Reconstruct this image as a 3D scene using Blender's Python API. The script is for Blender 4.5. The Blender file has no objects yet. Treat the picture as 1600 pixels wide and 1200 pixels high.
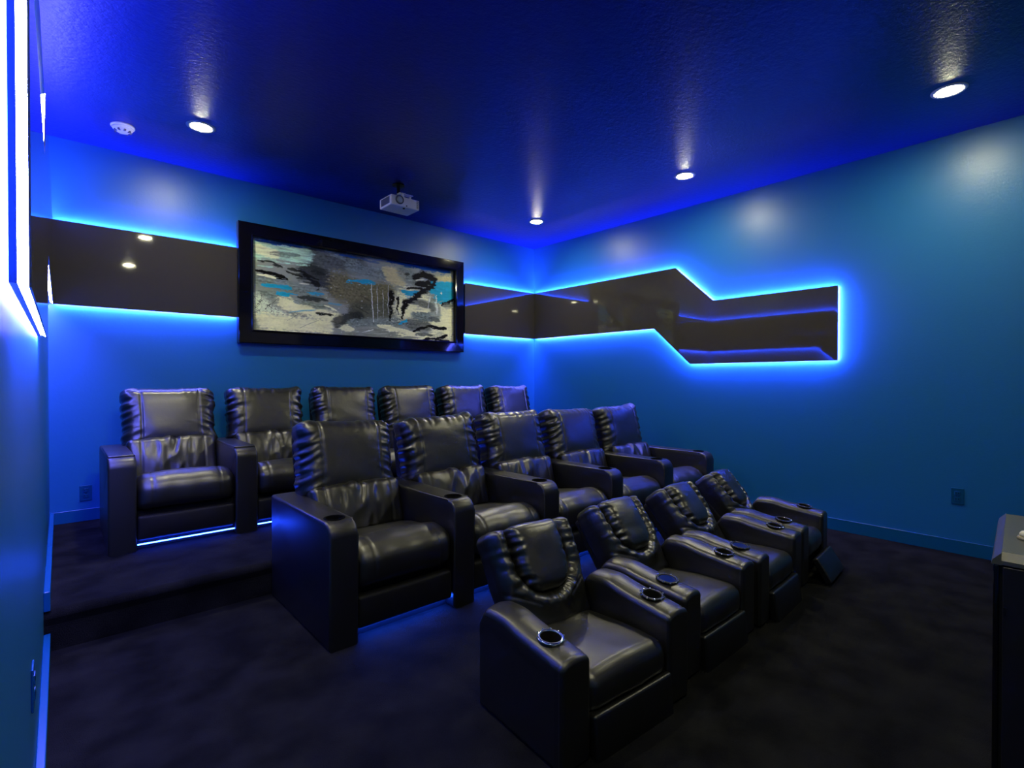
import bpy, bmesh, math, random
from math import pi, sin, cos, radians, exp, sqrt, atan2
from mathutils import Vector, Matrix, noise

# ------------------------------------------------------------------ camera, world, exposure
S = bpy.context.scene
COL = S.collection
CAM_H, FPX, YAW, PIT = 1.25, 797.0, 0.7246, -0.0087
cam_d = bpy.data.cameras.new('camera')
cam_d.sensor_width = 36.0
cam_d.lens = FPX / 1600.0 * 36.0
cam_d.clip_start = 0.01
cam_d.clip_end = 60
cam = bpy.data.objects.new('camera', cam_d)
COL.objects.link(cam)
cam.location = (0, 0, CAM_H)
cam.rotation_euler = (pi / 2 + PIT, 0, -YAW)
S.camera = cam
w = bpy.data.worlds.new('world'); S.world = w; w.use_nodes = True
w.node_tree.nodes['Background'].inputs[0].default_value = (0.02, 0.03, 0.06, 1)
w.node_tree.nodes['Background'].inputs[1].default_value = 0.02
vs = S.view_settings
vs.view_transform = 'Standard'; vs.look = 'None'; vs.gamma = 1; vs.use_curve_mapping = False
vs.exposure = 0.6
S.cycles.max_bounces = 8
S.cycles.diffuse_bounces = 4
S.cycles.glossy_bounces = 5
S.cycles.sample_clamp_indirect = 6
S.cycles.caustics_reflective = False
S.cycles.caustics_refractive = False
S.cycles.use_denoising = True

LED_RGB = (0.14, 0.145, 1.0)
LED_STRENGTH = 350.0
SEAT_LED = 55.0
DOWN_RGB = (0.97, 0.92, 0.58)
DOWN_STRENGTH = 365.0

# ------------------------------------------------------------------ room sizes (metres)
XL, XR, YB, YF, ZC = -0.064, 4.82, 4.99, -1.50, 3.016
PLAT_Z, PLAT_Y = 0.19, 3.14

# ------------------------------------------------------------------ materials
def new_mat(name, rgb, rough=0.5, spec=0.5, metal=0.0, coat=0.0, emit=None, estr=0.0):
    m = bpy.data.materials.new(name); m.use_nodes = True
    b = m.node_tree.nodes['Principled BSDF']
    b.inputs['Base Color'].default_value = (*rgb, 1)
    b.inputs['Roughness'].default_value = rough
    b.inputs['Specular IOR Level'].default_value = spec
    b.inputs['Metallic'].default_value = metal
    b.inputs['Coat Weight'].default_value = coat
    if emit:
        b.inputs['Emission Color'].default_value = (*emit, 1)
        b.inputs['Emission Strength'].default_value = estr
    return m

def nd(m, t, **kw):
    n = m.node_tree.nodes.new(t)
    for k, v in kw.items():
        if k in n.inputs.keys():
            n.inputs[k].default_value = v
        else:
            setattr(n, k, v)
    return n

def lk(m, a, ao, b, bi):
    m.node_tree.links.new(a.outputs[ao], b.inputs[bi])

def bump(m, scale, strength, dist, kind='noise', detail=4.0, stretch=(1, 1, 1), coords='Object'):
    b = m.node_tree.nodes['Principled BSDF']
    tc = nd(m, 'ShaderNodeTexCoord'); mp = nd(m, 'ShaderNodeMapping')
    mp.inputs['Scale'].default_value = stretch
    lk(m, tc, coords, mp, 'Vector')
    if kind == 'noise':
        t = nd(m, 'ShaderNodeTexNoise', Scale=scale, Detail=detail, Roughness=0.6); out = 'Fac'
    else:
        t = nd(m, 'ShaderNodeTexVoronoi', Scale=scale); out = 'Distance'
    lk(m, mp, 'Vector', t, 'Vector')
    bp = nd(m, 'ShaderNodeBump', Strength=strength, Distance=dist)
    lk(m, t, out, bp, 'Height')
    prev = [l for l in m.node_tree.links if l.to_node == b and l.to_socket.name == 'Normal']
    if prev:
        m.node_tree.links.new(prev[0].from_socket, bp.inputs['Normal'])
    lk(m, bp, 'Normal', b, 'Normal')
    return t, mp

def vary(m, scale, c1, c2, lo=0.35, hi=0.65, detail=3.0, coords='Object'):
    b = m.node_tree.nodes['Principled BSDF']
    tc = nd(m, 'ShaderNodeTexCoord')
    t = nd(m, 'ShaderNodeTexNoise', Scale=scale, Detail=detail)
    lk(m, tc, coords, t, 'Vector')
    r = nd(m, 'ShaderNodeValToRGB')
    r.color_ramp.elements[0].position = lo; r.color_ramp.elements[0].color = (*c1, 1)
    r.color_ramp.elements[1].position = hi; r.color_ramp.elements[1].color = (*c2, 1)
    lk(m, t, 'Fac', r, 'Fac'); lk(m, r, 'Color', b, 'Base Color')
    return r

M = {}
M['wall'] = new_mat('blue_wall_paint', (0.0100, 0.125, 0.34), 0.38, 0.36)
bump(M['wall'], 55, 0.16, 0.004, detail=5)
bump(M['wall'], 9, 0.05, 0.01, detail=2)
M['ceiling'] = new_mat('dark_navy_ceiling_paint', (0.0015, 0.015, 0.19), 0.36, 0.34)
bump(M['ceiling'], 34, 0.42, 0.008, detail=4, stretch=(1, 1.25, 1))
bump(M['ceiling'], 120, 0.15, 0.003, detail=2)
M['trim'] = new_mat('blue_trim_paint', (0.004, 0.085, 0.24), 0.25, 0.5)
M['carpet'] = new_mat('charcoal_carpet', (0.016, 0.015, 0.018), 0.95, 0.1)
vary(M['carpet'], 5.5, (0.0035, 0.0036, 0.0036), (0.0130, 0.0130, 0.0128), 0.36, 0.68, 7)
bump(M['carpet'], 260, 0.9, 0.006, detail=3)
bump(M['carpet'], 14, 0.35, 0.012, detail=3)
M['leather'] = new_mat('black_leather', (0.0055, 0.0055, 0.0042), 0.40, 0.85, 0.0, 0.45)
bump(M['leather'], 240, 0.14, 0.0012, 'voronoi')
M['leather_soft'] = new_mat('black_soft_leather', (0.0060, 0.0060, 0.0046), 0.35, 0.9, 0.0, 0.5)
bump(M['leather_soft'], 260, 0.10, 0.0010, 'voronoi')
for _k in ('leather', 'leather_soft'): M[_k].node_tree.nodes['Principled BSDF'].inputs['Coat Roughness'].default_value = 0.36
bump(M['leather_soft'], 22, 0.22, 0.006, detail=4)
M['leather_flat'] = new_mat('black_leather_side', (0.0035, 0.0037, 0.0042), 0.42, 0.6, 0.0, 0.4)
M['leather_flat'].node_tree.nodes['Principled BSDF'].inputs['Coat Roughness'].default_value = 0.33
bump(M['leather_flat'], 300, 0.12, 0.001, 'voronoi')
M['vinyl'] = new_mat('black_matte_vinyl', (0.0045, 0.0045, 0.0048), 0.6, 0.3)
bump(M['vinyl'], 220, 0.3, 0.001, 'voronoi')
M['black_plastic'] = new_mat('black_plastic', (0.008, 0.008, 0.008), 0.35)
M['hole'] = new_mat('black_cup_lining', (0.0015, 0.0015, 0.0015), 0.8, 0.05)
M['chrome'] = new_mat('polished_chrome', (0.75, 0.75, 0.72), 0.12, 0.5, 1.0)
M['dark_metal'] = new_mat('dark_metal', (0.02, 0.02, 0.022), 0.35, 0.5, 0.8)
M['glass_panel'] = new_mat('bronze_mirror_panel', (0.046, 0.042, 0.034), 0.035, 0.6)
M['board'] = new_mat('dark_mounting_board', (0.006, 0.02, 0.07), 0.35)
M['led'] = new_mat('blue_led_strip', (0.2, 0.3, 0.8), 0.4, emit=LED_RGB, estr=LED_STRENGTH)
M['led_seat'] = new_mat('blue_seat_led', (0.05, 0.1, 0.5), 0.4, emit=(0.012, 0.055, 1.0), estr=SEAT_LED)
M['led_under'] = new_mat('blue_under_seat_led', (0.05, 0.1, 0.5), 0.4, emit=(0.01, 0.075, 1.0), estr=105.0)
M['led_cup'] = new_mat('blue_cup_glow', (0.002, 0.004, 0.02), 0.6, 0.1, emit=(0.02, 0.10, 1.0), estr=0.07)
M['lamp'] = new_mat('warm_lamp_disc', (0.9, 0.85, 0.7), 0.5, emit=DOWN_RGB, estr=DOWN_STRENGTH)
M['lamp_trim'] = new_mat('white_lamp_trim', (0.75, 0.74, 0.70), 0.4)
M['white_plastic'] = new_mat('white_plastic', (0.88, 0.88, 0.86), 0.38)
bump(M['white_plastic'], 400, 0.05, 0.001)
M['vent'] = new_mat('grey_vent_plastic', (0.10, 0.11, 0.13), 0.5)
M['lens'] = new_mat('projector_lens_glass', (0.55, 0.62, 0.52), 0.08, 0.9, 0.0, 1.0)
M['frame'] = new_mat('gloss_black_frame', (0.003, 0.003, 0.005), 0.07, 0.38)
M['mat_board'] = new_mat('picture_glass_edge', (0.05, 0.09, 0.10), 0.25)
M['plate'] = new_mat('clear_outlet_cover', (0.004, 0.07, 0.19), 0.15, 0.6)
M['cab'] = new_mat('black_cabinet_front', (0.006, 0.006, 0.007), 0.45, 0.4)
M['cab_top'] = new_mat('charcoal_cabinet_top', (0.055, 0.06, 0.052), 0.42, 0.5)
bump(M['cab_top'], 200, 0.3, 0.001)
M['cream'] = new_mat('cream_plastic', (0.75, 0.70, 0.55), 0.4)
M['tan'] = new_mat('tan_plastic', (0.35, 0.30, 0.20), 0.5)
M['screen'] = new_mat('matte_white_screen', (0.55, 0.54, 0.50), 0.9, 0.1)
bump(M['screen'], 300, 0.1, 0.001)

# ------------------------------------------------------------------ helpers
def obj(name, me, mat=None, parent=None, loc=(0, 0, 0), rot=(0, 0, 0), smooth=False):
    if isinstance(me, bmesh.types.BMesh):
        bm = me; me = bpy.data.meshes.new(name); bm.to_mesh(me); bm.free()
    o = bpy.data.objects.new(name, me)
    COL.objects.link(o)
    o.location = loc; o.rotation_euler = rot
    if mat is not None:
        for k in (mat if isinstance(mat, (list, tuple)) else [mat]):
            me.materials.append(M[k])
    if smooth:
        for p in me.polygons: p.use_smooth = True
    if parent: o.parent = parent
    return o

def tag(o, label=None, cat=None, group=None, kind=None):
    if label: o['label'] = label
    if cat: o['category'] = cat
    if group: o['group'] = group
    if kind: o['kind'] = kind
    return o

def thing(name, label, cat, loc=(0, 0, 0), rotz=0, group=None):
    o = bpy.data.objects.new(name, None); COL.objects.link(o)
    o.empty_display_size = 0.1
    o.location = loc; o.rotation_euler = (0, 0, rotz)
    return tag(o, label, cat, group)

def box_bm(x0, x1, y0, y1, z0, z1, bev=0.0, seg=2, bm=None):
    own = bm is None
    b2 = bmesh.new()
    vs_ = [b2.verts.new(p) for p in ((x0, y0, z0), (x1, y0, z0), (x1, y1, z0), (x0, y1, z0),
                                     (x0, y0, z1), (x1, y0, z1), (x1, y1, z1), (x0, y1, z1))]
    for f in ((3, 2, 1, 0), (4, 5, 6, 7), (0, 1, 5, 4), (1, 2, 6, 5), (2, 3, 7, 6), (3, 0, 4, 7)):
        b2.faces.new([vs_[i] for i in f])
    if bev > 0:
        bmesh.ops.bevel(b2, geom=b2.edges[:], offset=bev, segments=seg, profile=0.5, affect='EDGES')
    if own: return b2
    me = bpy.data.meshes.new('t'); b2.to_mesh(me); b2.free(); bm.from_mesh(me); bpy.data.meshes.remove(me)
    return bm

def prism_bm(poly, axis, a, b, bev=0.0, seg=2, bm=None):
    """polygon of 2-D points extruded along axis 'X' (pts are y,z), 'Y' (x,z) or 'Z' (x,y) from a to b"""
    b2 = bmesh.new()
    def P(p, t):
        return {'X': (t, p[0], p[1]), 'Y': (p[0], t, p[1]), 'Z': (p[0], p[1], t)}[axis]
    v0 = [b2.verts.new(P(p, a)) for p in poly]; v1 = [b2.verts.new(P(p, b)) for p in poly]
    n = len(poly)
    c0 = b2.faces.new(v0); c1 = b2.faces.new(v1[::-1])
    for i in range(n):
        b2.faces.new((v0[i], v1[i], v1[(i + 1) % n], v0[(i + 1) % n]))
    if bev > 0:
        es = list(set(list(c0.edges) + list(c1.edges)))
        bmesh.ops.bevel(b2, geom=es, offset=bev, segments=seg, profile=0.5, affect='EDGES')
    bmesh.ops.recalc_face_normals(b2, faces=b2.faces[:])
    if bm is None: return b2
    me = bpy.data.meshes.new('t'); b2.to_mesh(me); b2.free(); bm.from_mesh(me); bpy.data.meshes.remove(me)
    return bm

def lathe_bm(prof, n=40, c=(0, 0, 0), bm=None, axis='Z'):
    own = bm is None
    if own: bm = bmesh.new()
    rings = []
    for (r, z) in prof:
        ring = []
        for k in range(n):
            a = 2 * pi * k / n
            p = {'Z': (r * cos(a), r * sin(a), z), 'Y': (r * cos(a), z, r * sin(a)), 'X': (z, r * cos(a), r * sin(a))}[axis]
            ring.append(bm.verts.new((c[0] + p[0], c[1] + p[1], c[2] + p[2])))
        rings.append(ring)
    for i in range(len(rings) - 1):
        for k in range(n):
            bm.faces.new((rings[i][k], rings[i][(k + 1) % n], rings[i + 1][(k + 1) % n], rings[i + 1][k]))
    for ring, r in ((rings[0], prof[0][0]), (rings[-1], prof[-1][0])):
        bm.faces.new(ring)
    bmesh.ops.remove_doubles(bm, verts=bm.verts[:], dist=1e-6)
    bmesh.ops.recalc_face_normals(bm, faces=bm.faces[:])
    return bm

def axis_coords(h, r, n, k):
    out = []
    for i in range(k):
        t = (i / k)
        out.append(-h + r * (1 - cos(t * pi / 4) ** 1 * 1.0) if False else -h + r * (t ** 1.0))
    for i in range(n + 1):
        out.append(-(h - r) + 2 * (h - r) * i / n)
    for i in range(k - 1, -1, -1):
        out.append(h - r * (i / k))
    return out

def cushion(hx, hy, hz, r, nx, ny, nz, deform=None, k=5):
    """closed rounded box of half sizes hx,hy,hz and edge radius r as a dense quad mesh; deform(p, n) moves each vertex"""
    cs = [axis_coords(hx, r, nx, k), axis_coords(hy, r, ny, k), axis_coords(hz, r, nz, k)]
    H = (hx, hy, hz)
    verts = []; index = {}; faces = []
    def vid(i, j, l):
        key = (i, j, l)
        if key in index: return index[key]
        q = Vector((cs[0][i], cs[1][j], cs[2][l]))
        inner = Vector([max(-(H[a] - r), min(H[a] - r, q[a])) for a in range(3)])
        d = q - inner
        # spread the square mapping evenly over the arc
        d = Vector([math.copysign(math.tan(min(1, abs(d[a]) / r) * pi / 4), d[a]) for a in range(3)])
        n = d.normalized()
        p = inner + n * r
        verts.append((p, n)); index[key] = len(verts) - 1
        return index[key]
    N = [len(c) - 1 for c in cs]
    for a in range(3):
        b, c = (a + 1) % 3, (a + 2) % 3
        for side in (0, N[a]):
            for i in range(N[b]):
                for j in range(N[c]):
                    quad = []
                    for (u, v) in ((i, j), (i + 1, j), (i + 1, j + 1), (i, j + 1)):
                        key = [0, 0, 0]; key[a] = side; key[b] = u; key[c] = v
                        quad.append(vid(*key))
                    faces.append(quad if side else quad[::-1])
    out = []
    for (p, n) in verts:
        out.append(deform(p, n) if deform else p)
    me = bpy.data.meshes.new('cushion')
    me.from_pydata([tuple(p) for p in out], [], faces)
    me.validate()
    for p in me.polygons: p.use_smooth = True
    return me

def nz3(x, y, z): return noise.noise(Vector((x, y, z)))
def ridge(x, s): return exp(-(x / s) ** 2)
def sstep(a, b, x):
    t = max(0.0, min(1.0, (x - a) / (b - a))); return t * t * (3 - 2 * t)

def bake_boolean(o, cutters):
    for c in cutters:
        md = o.modifiers.new('cut', 'BOOLEAN'); md.operation = 'DIFFERENCE'; md.object = c; md.solver = 'EXACT'
    dg = bpy.context.evaluated_depsgraph_get(); dg.update()
    me = bpy.data.meshes.new_from_object(o.evaluated_get(dg))
    o.modifiers.clear(); o.data = me
    for c in cutters:
        bpy.data.objects.remove(c)

def children_of(o): return [c for c in bpy.data.objects if c.parent == o]
def copy_tree(o, parent=None):
    kids = children_of(o)
    c = o.copy(); COL.objects.link(c)
    if parent: c.parent = parent
    for k in kids: copy_tree(k, c)
    return c

# ------------------------------------------------------------------ room shell
def struct(name, bm, mat, label=None):
    o = obj(name, bm, mat); tag(o, label, None, None, 'structure'); return o
T = 0.12
struct('floor', box_bm(XL - T, XR + T, YF - T, YB + T, -0.1, 0.0), 'carpet', 'dark charcoal carpeted floor')
struct('ceiling', box_bm(XL - T, XR + T, YF - T, YB + T, ZC, ZC + 0.1), 'ceiling', 'glossy textured dark navy ceiling')
struct('wall_left', box_bm(XL - T, XL, YF - T, YB + T, 0, ZC), 'wall', 'blue wall close to the camera at left')
struct('wall_right', box_bm(XR, XR + T, YF - T, YB + T, 0, ZC), 'wall', 'long blue wall at right')
struct('wall_back', box_bm(XL, XR, YB, YB + T, 0, ZC), 'wall', 'blue wall behind the back row')
struct('wall_front', box_bm(XL, XR, YF - T, YF, 0, ZC), 'wall', 'blue wall behind the camera')
# raised platform for the back row, rounded carpeted nosing
pz, py = PLAT_Z, PLAT_Y
prof = [(YB, 0), (YB, pz)]
for i in range(9):
    a = pi / 2 + (pi / 2) * i / 8
    prof.append((py + 0.035 + 0.035 * cos(a), pz - 0.035 + 0.035 * sin(a)))
prof += [(py + 0.012, pz - 0.07), (py + 0.012, 0)]
o = struct('platform', prism_bm(prof, 'X', XL, XR), 'carpet', 'carpeted step carrying the back row of seats')
# baseboards
def board(name, x0, x1, y0, y1, z0, z1, label):
    struct(name, box_bm(x0, x1, y0, y1, z0, z1, 0.003, 2), 'trim', label)
board('baseboard_right', XR - 0.014, XR, YF, PLAT_Y - 0.001, 0, 0.098, 'blue baseboard along the right wall')
board('baseboard_right_rear', XR - 0.014, XR, PLAT_Y + 0.0, YB - 0.014, PLAT_Z, PLAT_Z + 0.09, 'blue baseboard of the right wall above the platform')
board('baseboard_back', XL, XR - 0.014, YB - 0.014, YB, PLAT_Z, PLAT_Z + 0.09, 'blue baseboard behind the back row')
board('baseboard_left_rear', XL, XL + 0.024, PLAT_Y + 0.0, YB - 0.014, PLAT_Z, PLAT_Z + 0.09, 'blue baseboard beside the platform at left')
board('baseboard_left', XL, XL + 0.024, YF, PLAT_Y - 0.001, 0, 0.09, 'blue baseboard along the left wall')

# ------------------------------------------------------------------ backlit wall panels
def inset(poly, d):
    n = len(poly); area = sum(poly[i][0] * poly[(i + 1) % n][1] - poly[(i + 1) % n][0] * poly[i][1] for i in range(n))
    s = 1 if area > 0 else -1
    out = []
    for i in range(n):
        p0, p1, p2 = Vector(poly[i - 1]), Vector(poly[i]), Vector(poly[(i + 1) % n])
        e1 = (p1 - p0).normalized(); e2 = (p2 - p1).normalized()
        n1 = Vector((-e1.y, e1.x)) * s; n2 = Vector((-e2.y, e2.x)) * s
        m = (n1 + n2); m = m / max(0.2, m.dot(n1))
        out.append(tuple(p1 + m * d))
    return out

def led_panel(label, poly, axis, wall, sgn, dark_edges, group='backlit wall panels'):
    t = thing('light_panel', label, 'wall panel', (0, 0, 0), 0, group)
    gp = obj('glass_panel', prism_bm(poly, axis, wall + sgn * 0.0245, wall + sgn * 0.028), 'glass_panel', t)
    obj('mounting_board', prism_bm(inset(poly, 0.006), axis, wall + sgn * 0.0, wall + sgn * 0.0100), 'board', t)
    ip = inset(poly, 0.004)
    a, b = wall + sgn * 0.0100, wall + sgn * 0.0245
    def P(p, tt): return {'X': (tt, p[0], p[1]), 'Y': (p[0], tt, p[1])}[axis]
    bm = bmesh.new(); n = len(ip)
    ip0 = inset(poly, 0.012)      # the strip is tilted a little towards the wall
    v0 = [bm.verts.new(P(p, a)) for p in ip0]; v1 = [bm.verts.new(P(p, b)) for p in ip]
    bm.faces.new(v0); bm.faces.new(v1[::-1])
    lit = []
    for i in range(n):
        f = bm.faces.new((v0[i], v1[i], v1[(i + 1) % n], v0[(i + 1) % n]))
        f.material_index = 1 if i in dark_edges else 0
        lit.append(f)
    for f in bm.faces:
        if f not in lit: f.material_index = 1
    bmesh.ops.recalc_face_normals(bm, faces=bm.faces[:])
    obj('led_strip', bm, ['led', 'board'], t)
    return t

ZB1, ZT1, ZB2, ZT2 = 1.797, 2.410, 1.408, 2.025
YE = YB - 0.028
led_panel('long angular backlit panel on the right wall, dropping in a diagonal step',
          [(YE, ZB1), (3.106, ZB1), (2.686, ZB2), (1.370, ZB2), (1.370, ZT2), (2.443, ZT2), (2.852, ZT1), (YE, ZT1)],
          'X', XR, -1, {7})
led_panel('angular backlit panel on the left wall right beside the camera',
          [(YE, ZB1), (3.05, ZB1), (2.63, ZB2), (1.200, ZB2), (1.200, ZT2), (2.40, ZT2), (2.80, ZT1), (YE, ZT1)],
          'X', XL, 1, {7})
led_panel('backlit glossy panel on the back wall, left of the painting',
          [(XL + 0.028, ZB1), (1.168, ZB1), (1.168, ZT1), (XL + 0.028, ZT1)], 'Y', YB, -1, {1, 3})
led_panel('backlit glossy panel on the back wall, between painting and right corner',
          [(3.640, ZB1), (XR - 0.028, ZB1), (XR - 0.028, ZT1), (3.640, ZT1)], 'Y', YB, -1, {1, 3})

# ------------------------------------------------------------------ framed abstract painting
FX0, FX1, FZ0, FZ1 = 1.170, 3.595, 1.575, 2.642
FD = 0.075
pt = thing('framed_painting', 'wide abstract painting in a thick gloss black frame on the back wall', 'painting')
def frame_bm():
    bm = bmesh.new()
    y0, y1 = YB, YB - FD
    rings = []
    for (d, y) in ((0.0, y0), (0.0, y1 + 0.012), (0.006, y1 + 0.008), (0.100, y1 + 0.003), (0.108, y1), (0.120, y1 + 0.010), (0.120, y0 - 0.01)):
        rings.append([bm.verts.new(p) for p in ((FX0 + d, y, FZ0 + d), (FX1 - d, y, FZ0 + d), (FX1 - d, y, FZ1 - d), (FX0 + d, y, FZ1 - d))])
    for i in range(len(rings) - 1):
        for k in range(4):
            bm.faces.new((rings[i][k], rings[i][(k + 1) % 4], rings[i + 1][(k + 1) % 4], rings[i + 1][k]))
    bmesh.ops.recalc_face_normals(bm, faces=bm.faces[:])
    return bm
obj('frame', frame_bm(), 'frame', pt)
# brush strokes of the painting, plus a painted blue reflection along its top: points (x, z) on the canvas in metres, half width, pigment, opacity
STROKES = [
([(1.87,2.455),(2.261,2.479)],0.1035,'g2',0.9),
([(1.778,2.293),(2.06,2.2)],0.0855,'g3',0.9),
([(2.227,2.406),(2.558,2.378)],0.0585,'g1',0.8),
([(1.335,2.438),(1.742,2.453)],0.068,'mint',0.95),
([(1.343,2.448),(1.482,2.419)],0.036,'cream',0.8),
([(1.618,2.37),(1.778,2.44)],0.027,'mint',0.8),
([(1.449,2.427),(1.706,2.443)],0.016,'g2',0.7),
([(1.35,2.164),(1.869,2.102)],0.048,'g1',0.8),
([(1.333,2.058),(1.687,2.008)],0.028,'g1',0.9),
([(1.317,1.935),(1.48,1.828)],0.084,'crack',1),
([(1.389,1.794),(1.962,1.782)],0.06,'cream',1),
([(1.556,1.977),(2.059,1.875)],0.0495,'cream',1),
([(1.669,2.006),(2.02,1.967)],0.0225,'g1',0.9),
([(1.687,2.045),(1.963,2.042)],0.018,'g3',0.9),
([(2.119,2.207),(2.291,2.11)],0.115,'khaki',1),
([(2.245,2.159),(2.61,2.173)],0.095,'khaki',1),
([(2.274,1.968),(2.631,2.02)],0.075,'olive',0.9),
([(2.078,1.848),(2.291,1.913)],0.045,'g3',0.9),
([(2.225,1.835),(2.805,1.898)],0.035,'g1',0.8),
([(2.225,1.742),(2.739,1.745)],0.0495,'g1b',0.9),
([(2.108,1.783),(2.218,1.781)],0.025,'cream',0.9),
([(2.525,1.838),(2.964,1.758),(3.426,1.701)],0.0275,'cream',1),
([(2.895,2.085),(3.426,1.924)],0.156,'cream',1),
([(2.896,2.145),(3.129,2.107)],0.033,'g2',0.9),
([(2.987,1.992),(3.117,1.973)],0.054,'g1',1),
([(2.895,2.035),(3.141,2.035)],0.012,'cream',1),
([(2.895,1.884),(3.105,1.869)],0.0495,'g2',0.9),
([(3.202,2.156),(3.238,2.014)],0.054,'g1',0.8),
([(3.153,1.966),(3.275,1.944)],0.024,'g2',0.9),
([(2.611,2.433),(2.806,2.412)],0.035,'sand',1),
([(2.653,2.352),(2.784,2.34)],0.044,'sand',0.9),
([(2.806,2.442),(2.965,2.363)],0.0605,'g1',0.8),
([(3.239,2.409),(3.427,2.423)],0.036,'sand',0.9),
([(1.964,2.527),(2.292,2.454)],0.02,'g1',0.6),
([(1.319,2.517),(1.778,2.528)],0.0128,'blue',0.95),  # blue top runs: reflection on the frame's inner top side, painted into the canvas
([(2.08,2.513),(2.272,2.51)],0.013,'blue',0.9),
([(2.227,2.507),(2.527,2.498)],0.013,'blue',0.6),
([(2.611,2.535),(3.427,2.519)],0.0253,'blue',1),
([(1.326,2.251),(1.473,2.233),(1.579,2.201)],0.0136,'black',1),
([(1.334,2.343),(1.432,2.341),(1.541,2.318)],0.0088,'black',0.9),
([(1.334,2.283),(1.465,2.289)],0.0064,'mint',0.9),
([(1.33,2.203),(1.44,2.2),(1.489,2.189)],0.008,'cream',1),
([(1.566,2.281),(1.644,2.256),(1.741,2.238)],0.0108,'black',0.9),
([(1.601,2.313),(1.741,2.288),(1.888,2.234)],0.012,'black',0.85),
([(1.741,2.27),(1.869,2.19),(1.888,2.141)],0.0162,'black',0.85),
([(1.814,2.317),(1.944,2.289)],0.018,'g3',0.9),
([(1.705,2.169),(1.795,2.172)],0.0054,'cream',0.8),
([(1.382,2.129),(1.514,2.119),(1.635,2.12)],0.0176,'cyan',1),
([(1.497,2.059),(1.669,2.065)],0.0153,'cyan',1),
([(1.768,2.104),(1.934,2.1)],0.0117,'cyan',0.85),
([(1.982,2.02),(2.118,2.014)],0.0108,'cyan',0.5),
([(2.179,2.258),(2.295,2.268)],0.015,'cyan',1),
([(2.226,2.268),(2.485,2.282)],0.017,'cyan',1),
([(1.608,1.883),(1.74,1.913),(1.859,1.926)],0.0048,'cyan',0.8),
([(1.859,1.905),(2.02,1.908)],0.0135,'g3',1),
([(1.722,1.861),(1.776,1.863)],0.0045,'g2',1),
([(1.944,1.983),(2.059,1.947)],0.0063,'cream',1),
([(1.422,1.928),(1.506,1.998)],0.0024,'g2',0.8),
([(1.581,1.8),(1.686,1.872),(1.813,1.883)],0.0018,'g2',0.7),
([(1.704,1.746),(1.886,1.833)],0.0018,'g2',0.6),
([(2.332,1.74),(2.463,1.776)],0.0035,'white',0.9),
([(2.314,2.121),(2.423,2.076)],0.0072,'black',0.5),
([(2.264,2.004),(2.403,1.942)],0.006,'black',0.4),
([(2.953,2.402),(3.082,2.45),(3.226,2.408)],0.03,'black',1),
([(2.953,2.332),(3.082,2.338),(3.19,2.362)],0.0276,'black',1),
([(2.851,2.267),(2.965,2.278),(3.058,2.299)],0.0121,'black',1),
([(2.965,2.358),(3.082,2.384)],0.0055,'cream',0.7),
([(2.84,2.422),(2.874,2.426)],0.0165,'black',0.8),
([(2.795,2.228),(2.896,2.21),(2.999,2.246)],0.0242,'cyan',1),
([(3.202,2.342),(3.44,2.377)],0.0336,'cyan',1),
([(3.19,2.289),(3.433,2.297)],0.042,'cyan',1),
([(3.263,2.204),(3.433,2.244)],0.042,'cyan',1),
([(3.294,2.139),(3.376,2.174)],0.018,'cyan',1),
([(3.233,2.388),(3.129,2.292),(3.034,2.23),(2.941,2.169),(2.85,2.1)],0.0276,'black',1),
([(2.85,2.11),(2.817,2.037),(2.792,1.926)],0.0312,'blackt',1),
([(2.674,2.189),(2.663,2.062),(2.654,1.905)],0.0308,'blackt',1),
([(2.75,2.149),(2.748,2.07),(2.745,1.972)],0.0165,'blackt',1),
([(3.306,2.12),(3.401,2.166),(3.478,2.216)],0.0156,'black',1),
([(2.436,2.257),(2.446,2.04),(2.462,1.852)],0.0035,'white',0.9),
([(2.501,2.236),(2.51,1.875)],0.0025,'white',0.6),
([(2.568,2.206),(2.573,1.918)],0.0022,'white',0.5),
([(2.632,2.272),(2.626,1.942)],0.0025,'white',0.6),
([(3.307,2.272),(3.325,2.272)],0.0132,'white',1),
([(3.153,2.192),(3.129,2.066)],0.006,'white',0.8),
([(3.238,2.222),(3.238,2.025)],0.0104,'white',0.6),
([(2.929,1.807),(3.117,1.855)],0.0132,'black',1),
([(3.105,1.869),(3.226,1.868),(3.375,1.867)],0.0132,'black',1),
([(2.964,1.774),(3.201,1.773)],0.0099,'g2',0.9),
([(3.057,1.725),(3.238,1.728),(3.388,1.784)],0.0144,'black',1),
([(3.238,1.728),(3.426,1.717)],0.0084,'black',1),
([(2.755,1.869),(2.861,1.92)],0.0132,'cyan',1),
([(3.165,2.121),(3.177,2.071)],0.03,'g3',0.6),
([(3.325,2.116),(3.452,2.139)],0.0195,'g2',0.7),
([(2.631,1.797),(2.641,1.759)],0.004,'white',0.8)]

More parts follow.
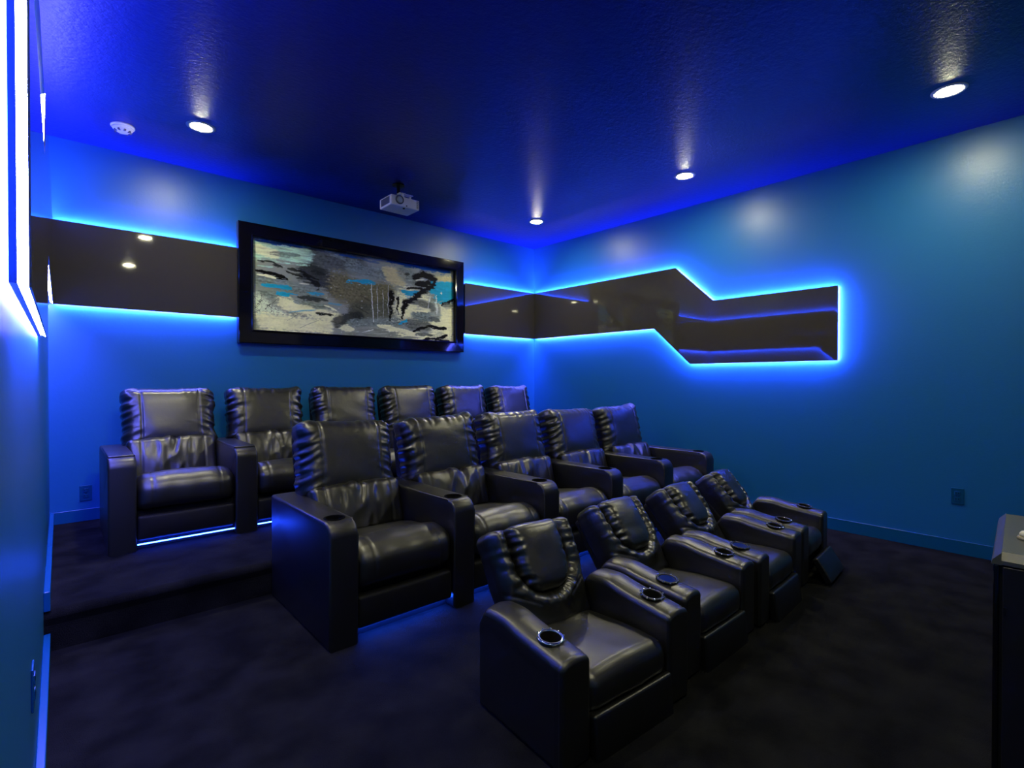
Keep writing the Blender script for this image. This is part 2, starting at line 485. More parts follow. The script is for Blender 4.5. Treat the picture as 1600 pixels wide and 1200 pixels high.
import numpy as np
PIG = dict(cream=(0.90, 0.92, 0.60), mint=(0.46, 0.74, 0.58), g1=(0.20, 0.26, 0.22), g1b=(0.30, 0.34, 0.28), g2=(0.085, 0.105, 0.092), g3=(0.020, 0.026, 0.024),
           black=(0.003, 0.003, 0.004), blackt=(0.003, 0.003, 0.004), cyan=(0.015, 0.38, 0.62), blue=(0.006, 0.085, 0.24), khaki=(0.17, 0.165, 0.075), olive=(0.085, 0.095, 0.050),  # blue is the tone of the reflection painted along the canvas top
           sand=(0.62, 0.58, 0.28), white=(0.88, 0.96, 0.86), crack=(0.76, 0.88, 0.68))
AB = 0.120
AX0, AX1, AZ0, AZ1 = FX0 + AB, FX1 - AB, FZ0 + AB, FZ1 - AB
NU, NV = 520, 210
def field(fx, fz, seed, octs=3):
    a = np.zeros((NV + 1, NU + 1))
    for j in range(NV + 1):
        z = (AZ0 + (AZ1 - AZ0) * j / NV) * fz
        for i in range(NU + 1):
            a[j, i] = noise.fractal(Vector(((AX0 + (AX1 - AX0) * i / NU) * fx, z, seed)), 0.8, 2.1, octs)
    return a
gx, gz = np.meshgrid(np.linspace(AX0, AX1, NU + 1), np.linspace(AZ0, AZ1, NV + 1))
w1 = field(6, 14, 1.0, 5); w2 = field(8, 16, 7.0, 5); fine = field(38, 60, 3.0, 4); streak = field(7, 55, 5.0, 4); cell = field(30, 30, 9.0, 2)
PXx = gx + 0.022 * w1 + 0.006 * fine; PZz = gz + 0.012 * w2 + 0.006 * streak + 0.016
colr = np.zeros((NV + 1, NU + 1, 3)); colr[:] = PIG['g1b']
for pts, hw_, pig, al in STROKES:
    best = np.full(gx.shape, 9.0); tb = np.zeros(gx.shape)
    n_ = len(pts) - 1
    for k in range(n_):
        (x0, z0), (x1, z1) = pts[k], pts[k + 1]
        dx, dz = x1 - x0, z1 - z0; L2 = dx * dx + dz * dz + 1e-9
        wgt = 1.0 if hw_ > 0.008 else 0.3
        qx = gx + (PXx - gx) * wgt; qz = gz + (PZz - gz) * wgt
        t = np.clip(((qx - x0) * dx + (qz - z0) * dz) / L2, 0, 1)
        d = np.hypot(qx - x0 - t * dx, (qz - z0 - t * dz))
        m = d < best; best = np.where(m, d, best); tb = np.where(m, (k + t) / n_, tb)
    wid = hw_ * (1.0 - 0.75 * tb) if pig == 'blackt' else (hw_ * (1 - 0.55 * np.abs(2 * tb - 1) ** 3) if hw_ < 0.03 else hw_)
    wid = wid * 1.25
    soft = 0.30 if hw_ < 0.03 else 0.5
    a = np.clip((wid * (1 + (0.75 if 0.006 < hw_ < 0.03 else 0.3) * streak + 0.25 * fine) - best) / (wid * soft + 1e-4) + 0.5, 0, 1) * al
    base = np.array(PIG[pig])[None, None, :] * np.ones_like(colr)
    tone = 1.0 + (0.6 if pig in ('khaki', 'olive', 'g1', 'g2', 'g3') else 0.12) * fine[..., None] + (0.55 if pig in ('g1', 'g2', 'g1b', 'mint', 'olive') else 0.15) * streak[..., None]
    base = base * np.clip(tone, 0.15, 2.2)
    if pig == 'crack': base = np.where((np.abs(cell) < 0.07)[..., None], np.array(PIG['g2']) * 1.2, base)
    colr = colr * (1 - a[..., None]) + base * a[..., None]
spk = (fine > 0.80) & (gx > AX0 + 0.6) & (gx < AX0 + 1.6) & (gz < AZ0 + 0.6)
colr = np.where(spk[..., None], colr * 0.4 + np.array(PIG['white']) * 0.6, colr)
colr = np.clip(colr, 0, 1)
av = np.stack([gx, np.full(gx.shape, YB - 0.022), gz], -1).reshape(-1, 3)
af = [(j * (NU + 1) + i, j * (NU + 1) + i + 1, (j + 1) * (NU + 1) + i + 1, (j + 1) * (NU + 1) + i) for j in range(NV) for i in range(NU)]
me = bpy.data.meshes.new('canvas'); me.from_pydata(av.tolist(), [], af)
ca = me.color_attributes.new('pigment', 'FLOAT_COLOR', 'POINT')
buf = np.concatenate([colr.reshape(-1, 3), np.ones(((NU + 1) * (NV + 1), 1))], 1).astype(np.float32).ravel()
ca.data.foreach_set('color', buf)
M['art'] = new_mat('abstract_paint', (0.5, 0.5, 0.5), 0.6, 0.1)
an = nd(M['art'], 'ShaderNodeAttribute', attribute_name='pigment')
lk(M['art'], an, 'Color', M['art'].node_tree.nodes['Principled BSDF'], 'Base Color')
obj('canvas', me, 'art', pt)

# ------------------------------------------------------------------ ceiling lights
def downlight(x, y, label):
    t = thing('recessed_light', label, 'ceiling light', (x, y, ZC), 0, 'round recessed ceiling lights')
    obj('trim_ring', lathe_bm([(0.062, -0.0035), (0.066, -0.006), (0.086, -0.005), (0.090, -0.001), (0.090, 0.0), (0.062, 0.0)], 48), 'lamp_trim', t, smooth=True)
    obj('lamp', lathe_bm([(0.0001, -0.0130), (0.020, -0.0120), (0.040, -0.0095), (0.054, -0.0065), (0.062, -0.0035), (0.062, 0.0), (0.0001, 0.0)], 48), 'lamp', t, smooth=True)
    return t
downlight(0.745, 4.12, 'warm recessed light in the ceiling beside the smoke detector')
downlight(3.995, 4.10, 'warm recessed light near the back right ceiling corner')
downlight(4.060, 2.33, 'middle one of the three warm recessed lights along the right wall')
downlight(4.075, 0.575, 'warm recessed light nearest the camera along the right wall')
downlight(0.800, 2.14, 'warm recessed light just beyond the top edge of the photo, left of centre')
downlight(0.800, 0.11, 'warm recessed light seen only reflected in the back left wall panel')

# ------------------------------------------------------------------ smoke detector
sd = thing('smoke_detector', 'white round smoke detector on the ceiling near the left wall', 'smoke detector', (0.335, 4.47, ZC))
obj('base_ring', lathe_bm([(0.0001, 0), (0.070, 0), (0.070, -0.010), (0.066, -0.014), (0.0001, -0.014)], 48), 'white_plastic', sd, smooth=True)
hd = obj('sensor_dome', lathe_bm([(0.0001, -0.013), (0.062, -0.013), (0.058, -0.026), (0.040, -0.038), (0.032, -0.044), (0.0001, -0.046)], 48), 'white_plastic', sd, smooth=True)
bm = bmesh.new()
for k in range(8):
    a = k * pi / 4 + 0.2
    b2 = box_bm(0.030, 0.050, -0.006, 0.006, -0.044, -0.033)
    bmesh.ops.rotate(b2, verts=b2.verts[:], cent=(0, 0, 0), matrix=Matrix.Rotation(a, 3, 'Z'))
    m2 = bpy.data.meshes.new('t'); b2.to_mesh(m2); b2.free(); bm.from_mesh(m2); bpy.data.meshes.remove(m2)
obj('vent_slots', bm, 'vent', hd)

# ------------------------------------------------------------------ projector
PX0, PX1, PY0, PY1, PZ0, PZ1 = 2.165, 2.450, 4.035, 4.250, 2.782, 2.872
pr = thing('projector', 'white ceiling projector hanging in front of the back wall above the painting', 'projector', ((PX0 + PX1) / 2, (PY0 + PY1) / 2, PZ0))
hw, hdp, hh = (PX1 - PX0) / 2, (PY1 - PY0) / 2, PZ1 - PZ0
obj('body', box_bm(-hw, hw, -hdp, hdp, 0, hh, 0.010, 3), 'white_plastic', pr)
ln = obj('lens_barrel', lathe_bm([(0.0001, 0), (0.040, 0), (0.040, -0.008), (0.034, -0.012), (0.031, -0.004), (0.0001, -0.004)], 40, (-hw * 0.42, -hdp, hh * 0.60), axis='Y'), 'vent', pr, smooth=True)
obj('lens', lathe_bm([(0.0001, -0.014), (0.012, -0.013), (0.022, -0.010), (0.030, -0.005), (0.030, 0.0), (0.0001, 0.0)], 40, (-hw * 0.42, -hdp - 0.003, hh * 0.60), axis='Y'), 'lens', ln, smooth=True)
bm = bmesh.new()
for k in range(9):
    box_bm(hw * 0.78, hw * 0.94, -hdp - 0.0015, -hdp + 0.002, 0.014 + k * 0.008, 0.018 + k * 0.008, bm=bm)
obj('front_vent', bm, 'vent', pr)
obj('side_vent', box_bm(-hw - 0.001, -hw + 0.003, -hdp * 0.75, hdp * 0.7, 0.016, hh - 0.014), 'vent', pr)
obj('front_foot', lathe_bm([(0.0001, 0.0), (0.010, 0), (0.010, -0.008), (0.0001, -0.008)], 20, (0.0, -hdp + 0.03, 0.0)), 'black_plastic', pr)
obj('sensor_window', lathe_bm([(0.0001, 0), (0.006, 0), (0.006, -0.002), (0.0001, -0.002)], 16, (hw * 0.08, -hdp, 0.014), axis='Y'), 'black_plastic', pr)
mt = obj('ceiling_mount', lathe_bm([(0.0001, hh + 0.016), (0.016, hh + 0.016), (0.016, ZC - PZ0 - 0.012), (0.055, ZC - PZ0 - 0.010), (0.055, ZC - PZ0), (0.0001, ZC - PZ0)], 28, (0.0, 0.02, 0)), 'dark_metal', pr, smooth=False)
bm = bmesh.new()
box_bm(-0.02, 0.02, -0.075, 0.09, hh + 0.040, hh + 0.046, 0.002, 1, bm)
box_bm(-0.03, 0.11, -0.055, 0.0, hh + 0.046, hh + 0.052, 0.002, 1, bm)
for (a, b) in ((0.0, -0.06), (0.0, 0.075), (0.09, -0.03)):
    box_bm(a - 0.008, a + 0.008, b - 0.008, b + 0.008, hh - 0.002, hh + 0.048, 0, 1, bm)
obj('mount_bracket', bm, 'white_plastic', pr)

# ------------------------------------------------------------------ electrical outlets
def outlet(label, loc, rotz):
    t = thing('wall_outlet', label, 'outlet', loc, rotz, 'blue covered wall outlets')
    obj('cover_plate', box_bm(-0.036, 0.036, -0.006, 0, -0.058, 0.058, 0.0025, 2), 'plate', t)
    for z in (-0.021, 0.021):
        s = obj('socket', box_bm(-0.016, 0.016, -0.0085, -0.005, z - 0.014, z + 0.014, 0.003, 2), 'plate', t)
        bm = bmesh.new()
        box_bm(-0.008, -0.0055, -0.0088, -0.008, z - 0.004, z + 0.006, bm=bm)
        box_bm(0.0055, 0.008, -0.0088, -0.008, z - 0.004, z + 0.006, bm=bm)
        obj('slots', bm, 'hole', s)
    bm = lathe_bm([(0.0001, -0.0085), (0.003, -0.008), (0.003, -0.005), (0.0001, -0.005)], 12, axis='Y')
    obj('screw', bm, 'chrome', t)
    return t
outlet('outlet low on the long right wall near the cabinet', (XR, 0.617, 0.413), radians(-90))
outlet('outlet low on the back wall, left of the back row', (0.138, YB, 0.398), 0)
outlet('outlet low on the left wall, seen edge on', (XL, 1.90, 0.415), radians(90))

# ------------------------------------------------------------------ projection screen on the wall behind the camera
sc = thing('projection_screen', 'white projection screen seen only reflected in the wall panels', 'screen')
obj('screen_surface', box_bm(0.96, 3.86, YF + 0.027, YF + 0.037, 1.00, 2.55), 'screen', sc)
bm = bmesh.new()
for (a, b, c, d) in ((0.92, 0.96, 0.96, 2.59), (3.86, 3.90, 0.96, 2.59), (0.96, 3.86, 0.96, 1.00), (0.96, 3.86, 2.55, 2.59)):
    box_bm(a, b, YF + 0.006, YF + 0.041, c, d, bm=bm)
obj('screen_border', bm, 'vinyl', sc)

# ------------------------------------------------------------------ theater seats (rows two and three)
P_ = 0.69; AW = 0.14; SW = P_ - AW      # pitch, arm width, seat width
AH = 0.585; AD = 0.86
def arm_profile(h, d, r, n=8):
    pts = [(0.0, 0.0)]
    for i in range(n + 1):
        a = pi - (pi / 2) * i / n
        pts.append((r + r * cos(a), h - r + r * sin(a)))
    for i in range(4):
        a = pi / 2 - (pi / 2) * i / 3
        pts.append((d - 0.02 + 0.02 * cos(a), h - 0.02 + 0.02 * sin(a)))
    pts.append((d, 0.0))
    return pts
def shade(o, angle=35):
    me = o.data
    for p in me.polygons: p.use_smooth = True
    me.set_sharp_from_angle(angle=radians(angle))

def build_arm(parent, x0, cup):
    bm = prism_bm(arm_profile(AH, AD, 0.066), 'X', x0, x0 + AW, 0.014, 3)
    a = obj('armrest', bm, 'leather_flat', parent)
    if cup:
        cbm = lathe_bm([(0.0001, AH - 0.075), (0.043, AH - 0.075), (0.043, AH + 0.05), (0.0001, AH + 0.05)], 40, (x0 + AW / 2, 0.115, 0))
        cut = obj('cutter', cbm)
        bake_boolean(a, [cut])
    shade(a)
    # slight pad line on the arm front: stitched seam strip
    if cup:
        c = obj('cup_holder', lathe_bm([(0.040, AH - 0.074), (0.043, AH - 0.074), (0.0445, AH - 0.001), (0.050, AH + 0.0015), (0.050, AH + 0.0035), (0.044, AH + 0.004), (0.041, AH), (0.0395, AH - 0.070), (0.0001, AH - 0.071), (0.0001, AH - 0.074)], 40, (x0 + AW / 2, 0.115, 0)), 'hole', a, smooth=True)
    else:
        obj('armrest_pad', box_bm(x0 + 0.004, x0 + AW - 0.004, 0.055, 0.62, AH - 0.004, AH + 0.010, 0.006, 3), 'leather_flat', a)
        shade(bpy.data.objects[a.children[0].name] if a.children else a)
    return a

def headrest_mesh(seed):
    hx, hy, hz = SW / 2 + 0.020, 0.088, 0.222
    sx = hx * 0.62
    def df(p, n):
        u = p.x / hx; v = p.z / hz; f = p.copy()
        front = max(0.0, -n.y)
        puff = 0.035 * (1 - u ** 4) * (1 - v ** 4)
        f.y += (-1 if p.y < 0 else 0.4) * puff * (abs(p.y) / hy)
        # ears: the corners spread, the sides and the rims draw in
        f.x *= 1 + 0.035 * v * v - 0.01
        f.z *= 1 + 0.04 * u * u - 0.035 * (1 - u * u) * (0.5 if v < 0 else 0.15)
        # gathers beside the seams
        side = sstep(0.58, 0.95, abs(u))
        ph = p.z / 0.055 * 2 * pi * (1 + 0.25 * nz3(seed, u * 2, v * 2)) + 5 * nz3(seed + 7, v * 1.5, (u > 0) * 3.0) + u * 3
        g = 0.22 * sin(ph) * (0.5 + 1.1 * nz3(seed * 2.1, v * 3, u * 2)) + 1.5 * nz3(p.z * 48 + (abs(u) - 0.6) * (6 + 8 * nz3(seed, v * 2, 4.0)) + seed * 5, u * 2.6, seed)
        f += n * (0.0078 * g * side)
        g2 = 1 - 3.0 * abs(nz3(p.z * 17 + p.x * 4 * (1 if u > 0 else -1) + seed * 11, p.x * 4, seed + 9))
        f += n * (0.005 * g2 * sstep(0.40, 0.9, abs(u)))
        # gathers at the top rim
        top = sstep(0.55, 1.0, v)
        f += n * (0.007 * top * nz3(p.x * 30 + seed, 1.0, seed) )
        # diagonal soft creases
        cr = nz3(p.x * 6 + seed * 3, p.z * 9 + p.x * 3, seed)
        f += n * (0.007 * cr * (0.3 + 0.7 * abs(u)))
        # seams
        sd_ = min(abs(p.x - sx), abs(p.x + sx))
        if front > 0.1 or p.z > hz * 0.8: f -= n * 0.006 * ridge(sd_, 0.0055)
        return f
    return cushion(hx, hy, hz, 0.060, 64, 6, 44, df, 6)

def lumbar_mesh(seed):
    hx, hy, hz = SW / 2 + 0.002, 0.06, 0.145
    def df(p, n):
        u = p.x / hx; v = p.z / hz; f = p.copy()
        f.y += (-1 if p.y < 0 else 0) * 0.02 * (1 - u ** 4) * (1 - v ** 2)
        wv = ridge(u - 0.15 * sin(seed * 3), 0.55)
        g = nz3(p.x * 22 + seed * 5, p.z * 7 + p.x * 6, seed + 1)
        g2 = 1 - 2.2 * abs(nz3(p.x * 12 + seed * 9, p.z * 6 - p.x * 5, seed + 4))
        f += n * (0.009 * g * wv + 0.009 * g2 * wv + 0.004 * nz3(p.x * 9, p.z * 9, seed))
        sd_ = min(abs(p.x - hx * 0.70), abs(p.x + hx * 0.70))
        f -= n * 0.005 * ridge(sd_, 0.0055)
        return f
    return cushion(hx, hy, hz, 0.035, 64, 4, 26, df, 4)

def seat_mesh(seed):
    hx, hy, hz = SW / 2 + 0.001, 0.265, 0.085
    def df(p, n):
        u = p.x / hx; v = p.y / hy; f = p.copy()
        if p.z > 0: f.z += 0.022 * (1 - u ** 4) * (1 - 0.5 * (v + 0.3) ** 2) * (p.z / hz)
        # the seat rises towards its front roll, then falls to the back
        f.z += 0.035 * ridge(v + 0.55, 0.35) * (1 if p.z > 0 else 0) - 0.025 * sstep(0.0, 1.0, v) * (1 if p.z > 0 else 0)
        f.y += -0.018 * (1 - u ** 4) * (1 - (p.z / hz) ** 2) * (1 if p.y < 0 else 0)
        # cross seam where front roll meets the seat
        if n.z > 0.3: f -= n * 0.008 * ridge(p.y + 0.085 + 0.01 * u * u, 0.007)
        sd_ = min(abs(p.x - hx * 0.68), abs(p.x + hx * 0.68))
        if p.y < -0.08: f -= n * 0.004 * ridge(sd_, 0.005)
        f += n * (0.005 * nz3(p.x * 7 + seed * 3, p.y * 8, p.z * 6 + seed))
        f += n * 0.004 * sin(p.x * 40 + seed) * sstep(0.25, -0.2, v + 1.0)
        return f
    return cushion(hx, hy, hz, 0.055, 54, 44, 6, df, 6)

def footrest_mesh(seed):
    hx, hy, hz = SW / 2 - 0.002, 0.03, 0.078
    def df(p, n):
        u = p.x / hx; v = p.z / hz; f = p.copy()
        f.y += -0.010 * (1 - u ** 4) * (1 - v ** 2) * (1 if p.y < 0 else 0)
        f += n * (0.002 * nz3(p.x * 6 + seed, p.z * 9, seed))
        return f
    return cushion(hx, hy, hz, 0.018, 30, 3, 10, df, 4)

TM = []
for s in (1.0, 2.7, 5.3):
    TM.append(dict(head=headrest_mesh(s), lumbar=lumbar_mesh(s), seat=seat_mesh(s), foot=footrest_mesh(s)))
for d in TM:
    d['head'].materials.append(M['leather_soft']); d['lumbar'].materials.append(M['leather_soft'])
    d['seat'].materials.append(M['leather']); d['foot'].materials.append(M['vinyl'])

def make_theater_seat(name, cup, last, led_z, var=0):
    """origin: floor point below the outer front corner of the left arm; seat faces -Y"""
    t = thing(name, None, 'theater seat')
    build_arm(t, 0.0, cup)
    if last: build_arm(t, P_, cup)
    cx = AW + SW / 2
    d = TM[var]
    obj('seat', d['seat'], None, t, (cx, 0.275, 0.325), (radians(0), 0, 0))
    obj('footrest', d['foot'], None, t, (cx, 0.045, 0.135))
    obj('seat_base', box_bm(AW, AW + SW, 0.085, AD - 0.06, 0.0, 0.235), 'vinyl', t)
    obj('lower_backrest', d['lumbar'], None, t, (cx, 0.625, 0.485), (radians(-16), 0, 0))
    # back shell, leaning
    sh = prism_bm([(0.66, 0.20), (0.84, 0.20), (0.985, 0.88), (0.955, 0.93), (0.90, 0.93), (0.84, 0.88)], 'X', AW + 0.012, AW + SW - 0.012, 0.012, 2)
    b = obj('back_shell', sh, 'vinyl', t)
    hr = obj('headrest', d['head'], None, t, (cx, 0.795, 0.762), (radians(-14), 0, 0))
    ls = obj('led_strip', box_bm(AW + 0.004, AW + SW - 0.004, led_z[0], led_z[0] + led_z[2], led_z[1], led_z[1] + led_z[2]), led_z[3], t)
    return t

ORD = ['first', 'second', 'third', 'fourth', 'fifth', 'sixth']
def seat_row(name, n, x0, y0, z0, cup, labels, group, led_z, hy):
    protos = [make_theater_seat(name, cup, False, led_z, k) for k in range(3)] + [make_theater_seat(name, cup, True, led_z, 1)]
    used = set()
    for i in range(n):
        pi_ = 3 if i == n - 1 else i % 3
        o = protos[pi_]
        if pi_ in used: o = copy_tree(o)
        used.add(pi_)
        o.location = (x0 + i * P_, y0, z0)
        tag(o, labels[i], None, group)
        rnd = random.Random(i * 7 + n)
        for c in o.children:
            if c.name.startswith('headrest'):
                c.location.x += rnd.uniform(-0.008, 0.008); c.location.z += rnd.uniform(-0.008, 0.008)
                c.rotation_euler = (radians(-14 + rnd.uniform(-2, 2)), radians(rnd.uniform(-2.0, 2.0)), radians(rnd.uniform(-1.5, 1.5)))

seat_row('theater_seat', 6, 0.207, 3.87, PLAT_Z, False,
         ['black leather seat in the back row, closest to the left wall',
          'black leather seat in the back row, second from the left wall',
          'black leather seat in the back row, third from the left wall',
          'black leather seat in the back row, third from the right corner',
          'black leather seat in the back row, second from the right corner',
          'black leather seat in the back row, at the right corner, blue light on its headrest'],
         'theater seats in the back row', (0.018, 0.034, 0.006, 'led_seat'), None)
seat_row('theater_seat', 5, 0.911, 2.28, 0.0, True,
         ['black leather seat at the left end of the middle row, blue-lit outer arm',
          'black leather cupholder seat second from left in the middle row',
          'black leather cupholder seat in the centre of the middle row',
          'black leather cupholder seat second from right in the middle row',
          'black leather cupholder seat at the right end of the middle row, by the right wall'],
         'theater seats in the middle row', (0.060, 0.046, 0.008, 'led_under'), None)

# ------------------------------------------------------------------ low recliners (front row)
RW, RAW = 0.665, 0.132
RSW = RW - 2 * RAW
RAD = 0.47
def rarm_mesh():
    hx, hy, hz = RAW / 2, RAD / 2, 0.18
    def df(p, n):
        yl = p.y + hy
        prof_ = 0.348 + 0.036 * min(yl, 0.31) / 0.31 + 0.008 * ridge(yl - 0.34, 0.07) - 0.060 * sstep(0.405, 0.475, yl) ** 1.6
        t_ = (p.z + hz) / (2 * hz)
        f = p.copy()
        f.z = t_ * prof_
        u = p.x / hx
        f.z += 0.017 * (1 - u * u) * sstep(0.35, 0.85, t_) - 0.008 * sstep(0.35, 0.85, t_)
        # roll of the arm pad above the side panels
        f.x *= 1 + 0.03 * sstep(0.80, 0.90, t_) * sstep(0.0, 0.05, yl)
        f += n * (0.0006 * nz3(p.x * 12, p.y * 9, p.z * 8))
        # piping groove just behind the front face
        f -= n * 0.0035 * ridge(yl - 0.022, 0.004)
        return f
    me = cushion(hx, hy, hz, 0.018, 14, 60, 40, df, 5)
    return me
_b = bmesh.new(); bmesh.ops.create_icosphere(_b, subdivisions=2, radius=0.0040)
STUD = bpy.data.meshes.new('stud'); _b.to_mesh(STUD); _b.free(); STUD.materials.append(M['chrome'])
for _p in STUD.polygons: _p.use_smooth = True
def build_rarm(parent, x0, chrome, glow):
    me = rarm_mesh()
    a = obj('armrest', me, 'leather', parent, (x0 + RAW / 2, RAD / 2, 0))
    # local coordinates: the mesh is centred in x and y, so the cup sits at (0, -RAD/2+0.135)
    cy = -RAD / 2 + 0.128; zt = 0.392
    cut = obj('cutter', lathe_bm([(0.0001, 0.30), (0.0365, 0.30), (0.0365, 0.50), (0.0001, 0.50)], 40, (x0 + RAW / 2, RAD / 2 + cy, 0)), None, parent)
    bake_boolean(a, [cut])
    for p in a.data.polygons: p.use_smooth = True
    a.data.set_sharp_from_angle(angle=radians(50))
    zt0 = 0.3735
    tilt = Matrix.Rotation(radians(6.5), 4, 'X')
    bm = lathe_bm([(0.0335, -0.075), (0.036, -0.075), (0.0365, -0.004), (0.0475, 0.000), (0.0478, 0.003), (0.044, 0.0055), (0.038, 0.006), (0.0355, 0.003), (0.0335, -0.070), (0.0001, -0.071), (0.0001, -0.075)], 44)
    bmesh.ops.transform(bm, matrix=tilt, verts=bm.verts[:])
    cu = obj('cup_holder', bm, 'chrome' if chrome else 'black_plastic', parent, (x0 + RAW / 2, RAD / 2 + cy, zt0), smooth=True)
    bm = lathe_bm([(0.0325, -0.068), (0.0330, -0.068), (0.0350, 0.0015), (0.0345, 0.0020), (0.0325, -0.060), (0.0001, -0.066), (0.0001, -0.068)], 40)
    bmesh.ops.transform(bm, matrix=tilt, verts=bm.verts[:])
    obj('cup_lining', bm, 'led_cup' if glow else 'hole', cu, smooth=True)
    for k in range(10):
        an_ = 2 * pi * k / 10 + 0.2
        o_ = obj('stud', STUD, None, cu, tilt @ Vector((0.0472 * cos(an_), 0.0472 * sin(an_), 0.0035)))
    return a

BH, BW, BT = 0.215, RSW / 2 + 0.010, 0.065
PHX, PZT, PZB = 0.118, 0.235, -0.055     # head pillow half width, top, bottom (local to the back)
def pill_d(x, z):
    """signed distance like value to the outline of the head pillow (inside negative)"""
    wx = PHX * (1.0 + 0.10 * (z - 0.0) / 0.2)
    if z > 0.045: return abs(x) - wx
    q = sqrt((x / wx) ** 2 + ((z - 0.045) / 0.11) ** 2)
    return (q - 1) * 0.105
def rback_mesh(seed):
    hx, hy, hz = BW, BT, BH
    def df(p, n):
        u = p.x / hx; v = p.z / hz; f = p.copy()
        front = max(0.0, -n.y)
        d = pill_d(p.x, p.z)
        f.x *= 1 - 0.10 * sstep(0.2, -1.0, v)
        # bolsters swell around the pillow
        f.y -= front * (0.030 * ridge(d - 0.050, 0.040) - 0.024 * ridge(d, 0.014) - 0.030 * (1 if d < -0.01 else 0) * 0.0 )
        if d < 0 and p.y < 0: f.y += 0.018 * min(1, -d / 0.02)
        f.y -= front * 0.012 * (1 - u * u) * sstep(-0.1, -0.6, v)
        # gathers running out from the pillow
        ang = atan2(p.z - 0.02, abs(p.x) + 1e-4)
        gz = p.z if p.z > 0.03 else ang * 0.12
        g = 0.25 * sin(gz / 0.036 * 2 * pi + 3.5 * nz3(seed, p.z * 8, (u > 0) * 2.0)) * (0.5 + 1.2 * nz3(seed + 3, p.z * 12, p.x * 8)) + 1.5 * nz3(gz * 50 + p.x * 10 + seed * 3, p.x * 12, seed)
        f += n * (0.0065 * g * ridge(d - 0.035, 0.035))
        f += n * (0.006 * nz3(p.x * 14 + seed, p.z * 16, seed + 2) )
        # side seam piping
        f += n * 0.003 * ridge(abs(p.y + hy * 0.35), 0.004) * (1 if abs(n.x) > 0.5 or n.z > 0.5 else 0)
        # short dart at the foot of the bolsters
        dd = abs((p.z + 0.105) - (abs(p.x) - 0.10) * 0.6)
        if abs(p.x) > 0.085: f -= n * front * 0.006 * ridge(dd, 0.006)
        return f
    return cushion(hx, hy, hz, 0.032, 62, 5, 62, df, 5)
def rpillow_mesh(seed):
    hx, hy = PHX, 0.045
    hz = (PZT - PZB) / 2
    def df(p, n):
        f = p.copy(); zz = p.z + (PZT + PZB) / 2
        wx = PHX * (1.0 + 0.10 * zz / 0.2)
        if zz < 0.045: wx *= sqrt(max(0.02, 1 - ((zz - 0.045) / 0.112) ** 2))
        u = p.x / hx; v = p.z / hz
        f.x = u * wx
        f.y -= (1 if p.y < 0 else 0) * 0.022 * (1 - u ** 4) * (1 - v ** 4)
        g = 0.25 * sin(p.z / 0.034 * 2 * pi + 4 * nz3(seed, p.z * 9, (u > 0) * 2.0)) + 1.4 * nz3(p.z * 52 + u * 1.5 + seed, u * 2, seed)
        f += n * (0.006 * g * sstep(0.55, 1.0, abs(u)) * (1 if zz > -0.02 else 0.3))
        f += n * 0.004 * nz3(p.x * 12 + seed, p.z * 12, seed)
        return f
    return cushion(hx, hy, hz, 0.034, 34, 4, 46, df, 5)
def rseat_mesh(seed):
    hx, hy, hz = RSW / 2 + 0.001, 0.205, 0.065
    def df(p, n):
        u = p.x / hx; v = p.y / hy; f = p.copy()
        if p.z > 0: f.z += (0.018 * (1 - u ** 4) - 0.018 * sstep(-0.3, 1.0, v)) * (p.z / hz)
        f.y += -0.016 * (1 - u ** 4) * (1 - (p.z / hz) ** 2) * (1 if p.y < 0 else 0)
        f += n * 0.004 * nz3(p.x * 8 + seed, p.y * 9, p.z * 6)
        return f
    return cushion(hx, hy, hz, 0.042, 34, 30, 5, df, 5)
def rfoot_mesh():
    hx, hy, hz = RSW / 2 - 0.002, 0.020, 0.078
    def df(p, n):
        f = p.copy(); u = p.x / hx; v = p.z / hz
        f.y -= 0.006 * (1 - u ** 4) * (1 - v * v) * (1 if p.y < 0 else 0)
        return f
    return cushion(hx, hy, hz, 0.010, 24, 3, 8, df, 4)

RB = [rback_mesh(s) for s in (1.5, 4.2)]; RP = [rpillow_mesh(s) for s in (2.5, 6.1)]
RS = rseat_mesh(1.0); RF = rfoot_mesh()
for m_ in RB + RP: m_.materials.append(M['leather_soft'])
RS.materials.append(M['leather']); RF.materials.append(M['leather_flat'])

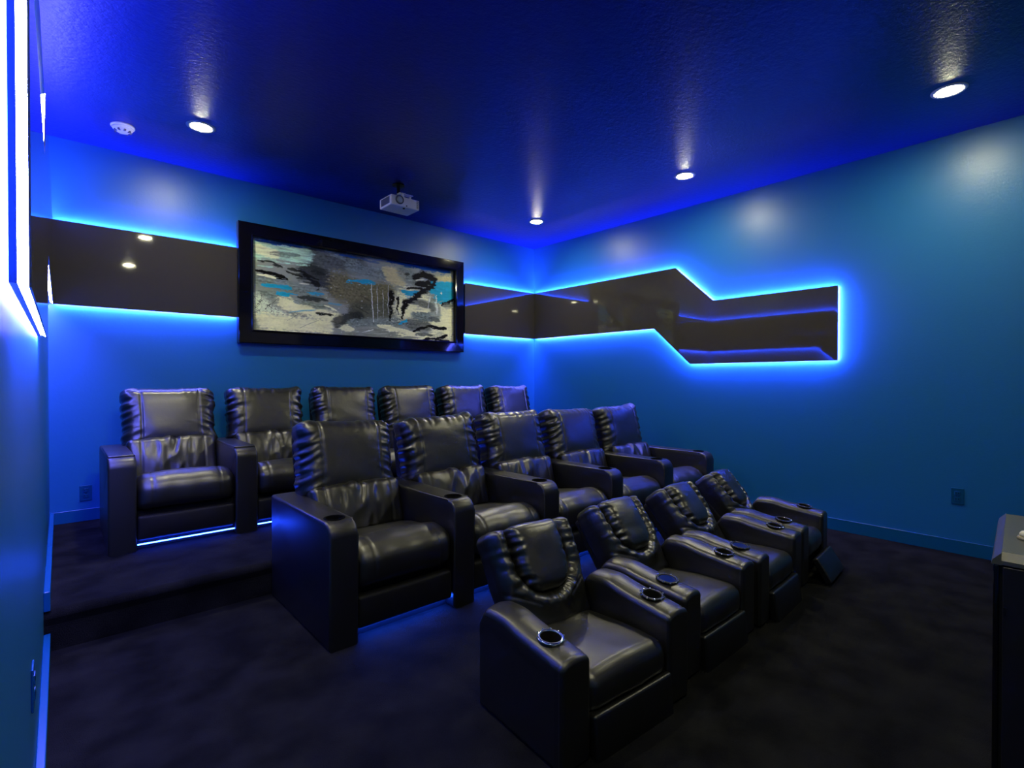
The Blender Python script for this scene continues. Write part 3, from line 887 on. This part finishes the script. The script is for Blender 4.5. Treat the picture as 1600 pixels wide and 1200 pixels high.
def recliner(label, x, y, rz, W, var, back_rot, foot_out, chrome, glow, back_dy=0.0):
    sx = (W - 2 * RAW) / RSW
    t = thing('recliner', label, 'recliner', (x, y, 0), radians(rz), 'low recliners in the front row')
    build_rarm(t, 0.0, chrome[0], glow[0]); build_rarm(t, W - RAW, chrome[1], glow[1])
    cx = W / 2
    obj('seat', RS, None, t, (cx, 0.215, 0.192)).scale.x = sx
    obj('seat_base', box_bm(RAW, W - RAW, 0.05, RAD + 0.06, 0.012, 0.140), 'vinyl', t)
    # back pivots at its lower end
    r = radians(back_rot)
    py_, pz_ = 0.445, 0.235
    cy = py_ + BH * 0.85 * sin(r) + back_dy; cz = pz_ + BH * 0.85 * cos(r)
    b = obj('backrest', RB[var], None, t, (cx, cy, cz), (-r, 0, 0)); b.scale.x = sx
    obj('head_pillow', RP[var], None, b, (0, -BT + 0.012, (PZT + PZB) / 2 - 0.018))
    sh = obj('back_shell', box_bm(-BW * 0.86, BW * 0.86, BT * 0.4, BT + 0.045, -BH, BH * 0.9, 0.02, 3), 'vinyl', t, (cx, cy, cz), (-r, 0, 0))
    f = radians(foot_out)
    # footrest hangs from its top edge under the seat front
    obj('footrest', RF, None, t, (cx, 0.012 - 0.078 * sin(f) - foot_out * 0.0012, 0.140 - 0.078 * cos(f) + 0.004), (-f, 0, 0)).scale.x = sx
    if foot_out > 12:
        bm = bmesh.new()
        for xx in (RAW + 0.03, W - RAW - 0.04):
            box_bm(xx, xx + 0.008, -0.05, 0.12, 0.095, 0.112, 0, 1, bm)
            box_bm(xx, xx + 0.008, -0.045, 0.10, 0.050, 0.064, 0, 1, bm)
        obj('footrest_linkage', bm, 'dark_metal', t)
    return t
YR = 1.085
recliner('low black recliner at the left end of the front row, bright chrome cupholder ring', 1.168, 1.082, -3.6, 0.69, 0, 28, 5, (True, False), (False, False))
recliner('low black recliner second from left in the front row', 1.925, 1.092, 0, 0.66, 1, 36, 5, (False, False), (True, False))
recliner('low black recliner third from left in the front row', 2.620, 1.080, 3.0, 0.66, 0, 40, 9, (False, False), (True, False))
recliner('low black recliner at the right end of the front row with its footrest swung out', 3.330, 1.125, 5.0, 0.61, 1, 40, 32, (False, False), (False, False))

# ------------------------------------------------------------------ equipment cabinet at the right edge
cb = thing('cabinet', 'tall black cabinet with grey top at the right edge of the photo', 'cabinet', (1.825, 0.162, 0), radians(3.5))
# local: +x along the depth away from camera, -y along the front
obj('body', box_bm(0.012, 0.53, -0.90, -0.012, 0.0, 0.770), 'cab', cb)
obj('top', prism_bm([(-0.002, 0.770), (-0.002, 0.780), (0.014, 0.800), (0.545, 0.800), (0.562, 0.780), (0.562, 0.770)], 'Y', -0.90, -0.016), 'cab_top', cb)
obj('corner_post', box_bm(0.0, 0.53, -0.012, 0.0, 0.0, 0.768, 0.004, 2), 'frame', cb)
obj('top_rail', prism_bm([(-0.016, 0.768), (0.004, 0.768), (0.001, 0.780), (-0.016, 0.800)], 'X', 0.0, 0.56), 'cab_top', cb)
for k in range(2):
    dr = obj('door', box_bm(0.0, 0.012, -0.46 - 0.44 * k + 0.004, -0.018 - 0.442 * k, 0.02, 0.765, 0.002, 1), 'cab', cb)
    obj('hinge', box_bm(-0.003, 0.0, -0.026 - 0.442 * k, -0.020 - 0.442 * k, 0.64, 0.66), 'dark_metal', dr)
kb = thing('door_chime', 'small cream dome with a tan base on the cabinet top', 'device', (2.03, 0.108, 0.800))
obj('base', lathe_bm([(0.0001, 0), (0.022, 0), (0.024, 0.003), (0.022, 0.009), (0.0001, 0.009)], 32), 'tan', kb, smooth=True)
obj('dome', lathe_bm([(0.0001, 0.009), (0.019, 0.009), (0.019, 0.016), (0.015, 0.022), (0.008, 0.025), (0.0001, 0.0255)], 32), 'cream', kb, smooth=True)
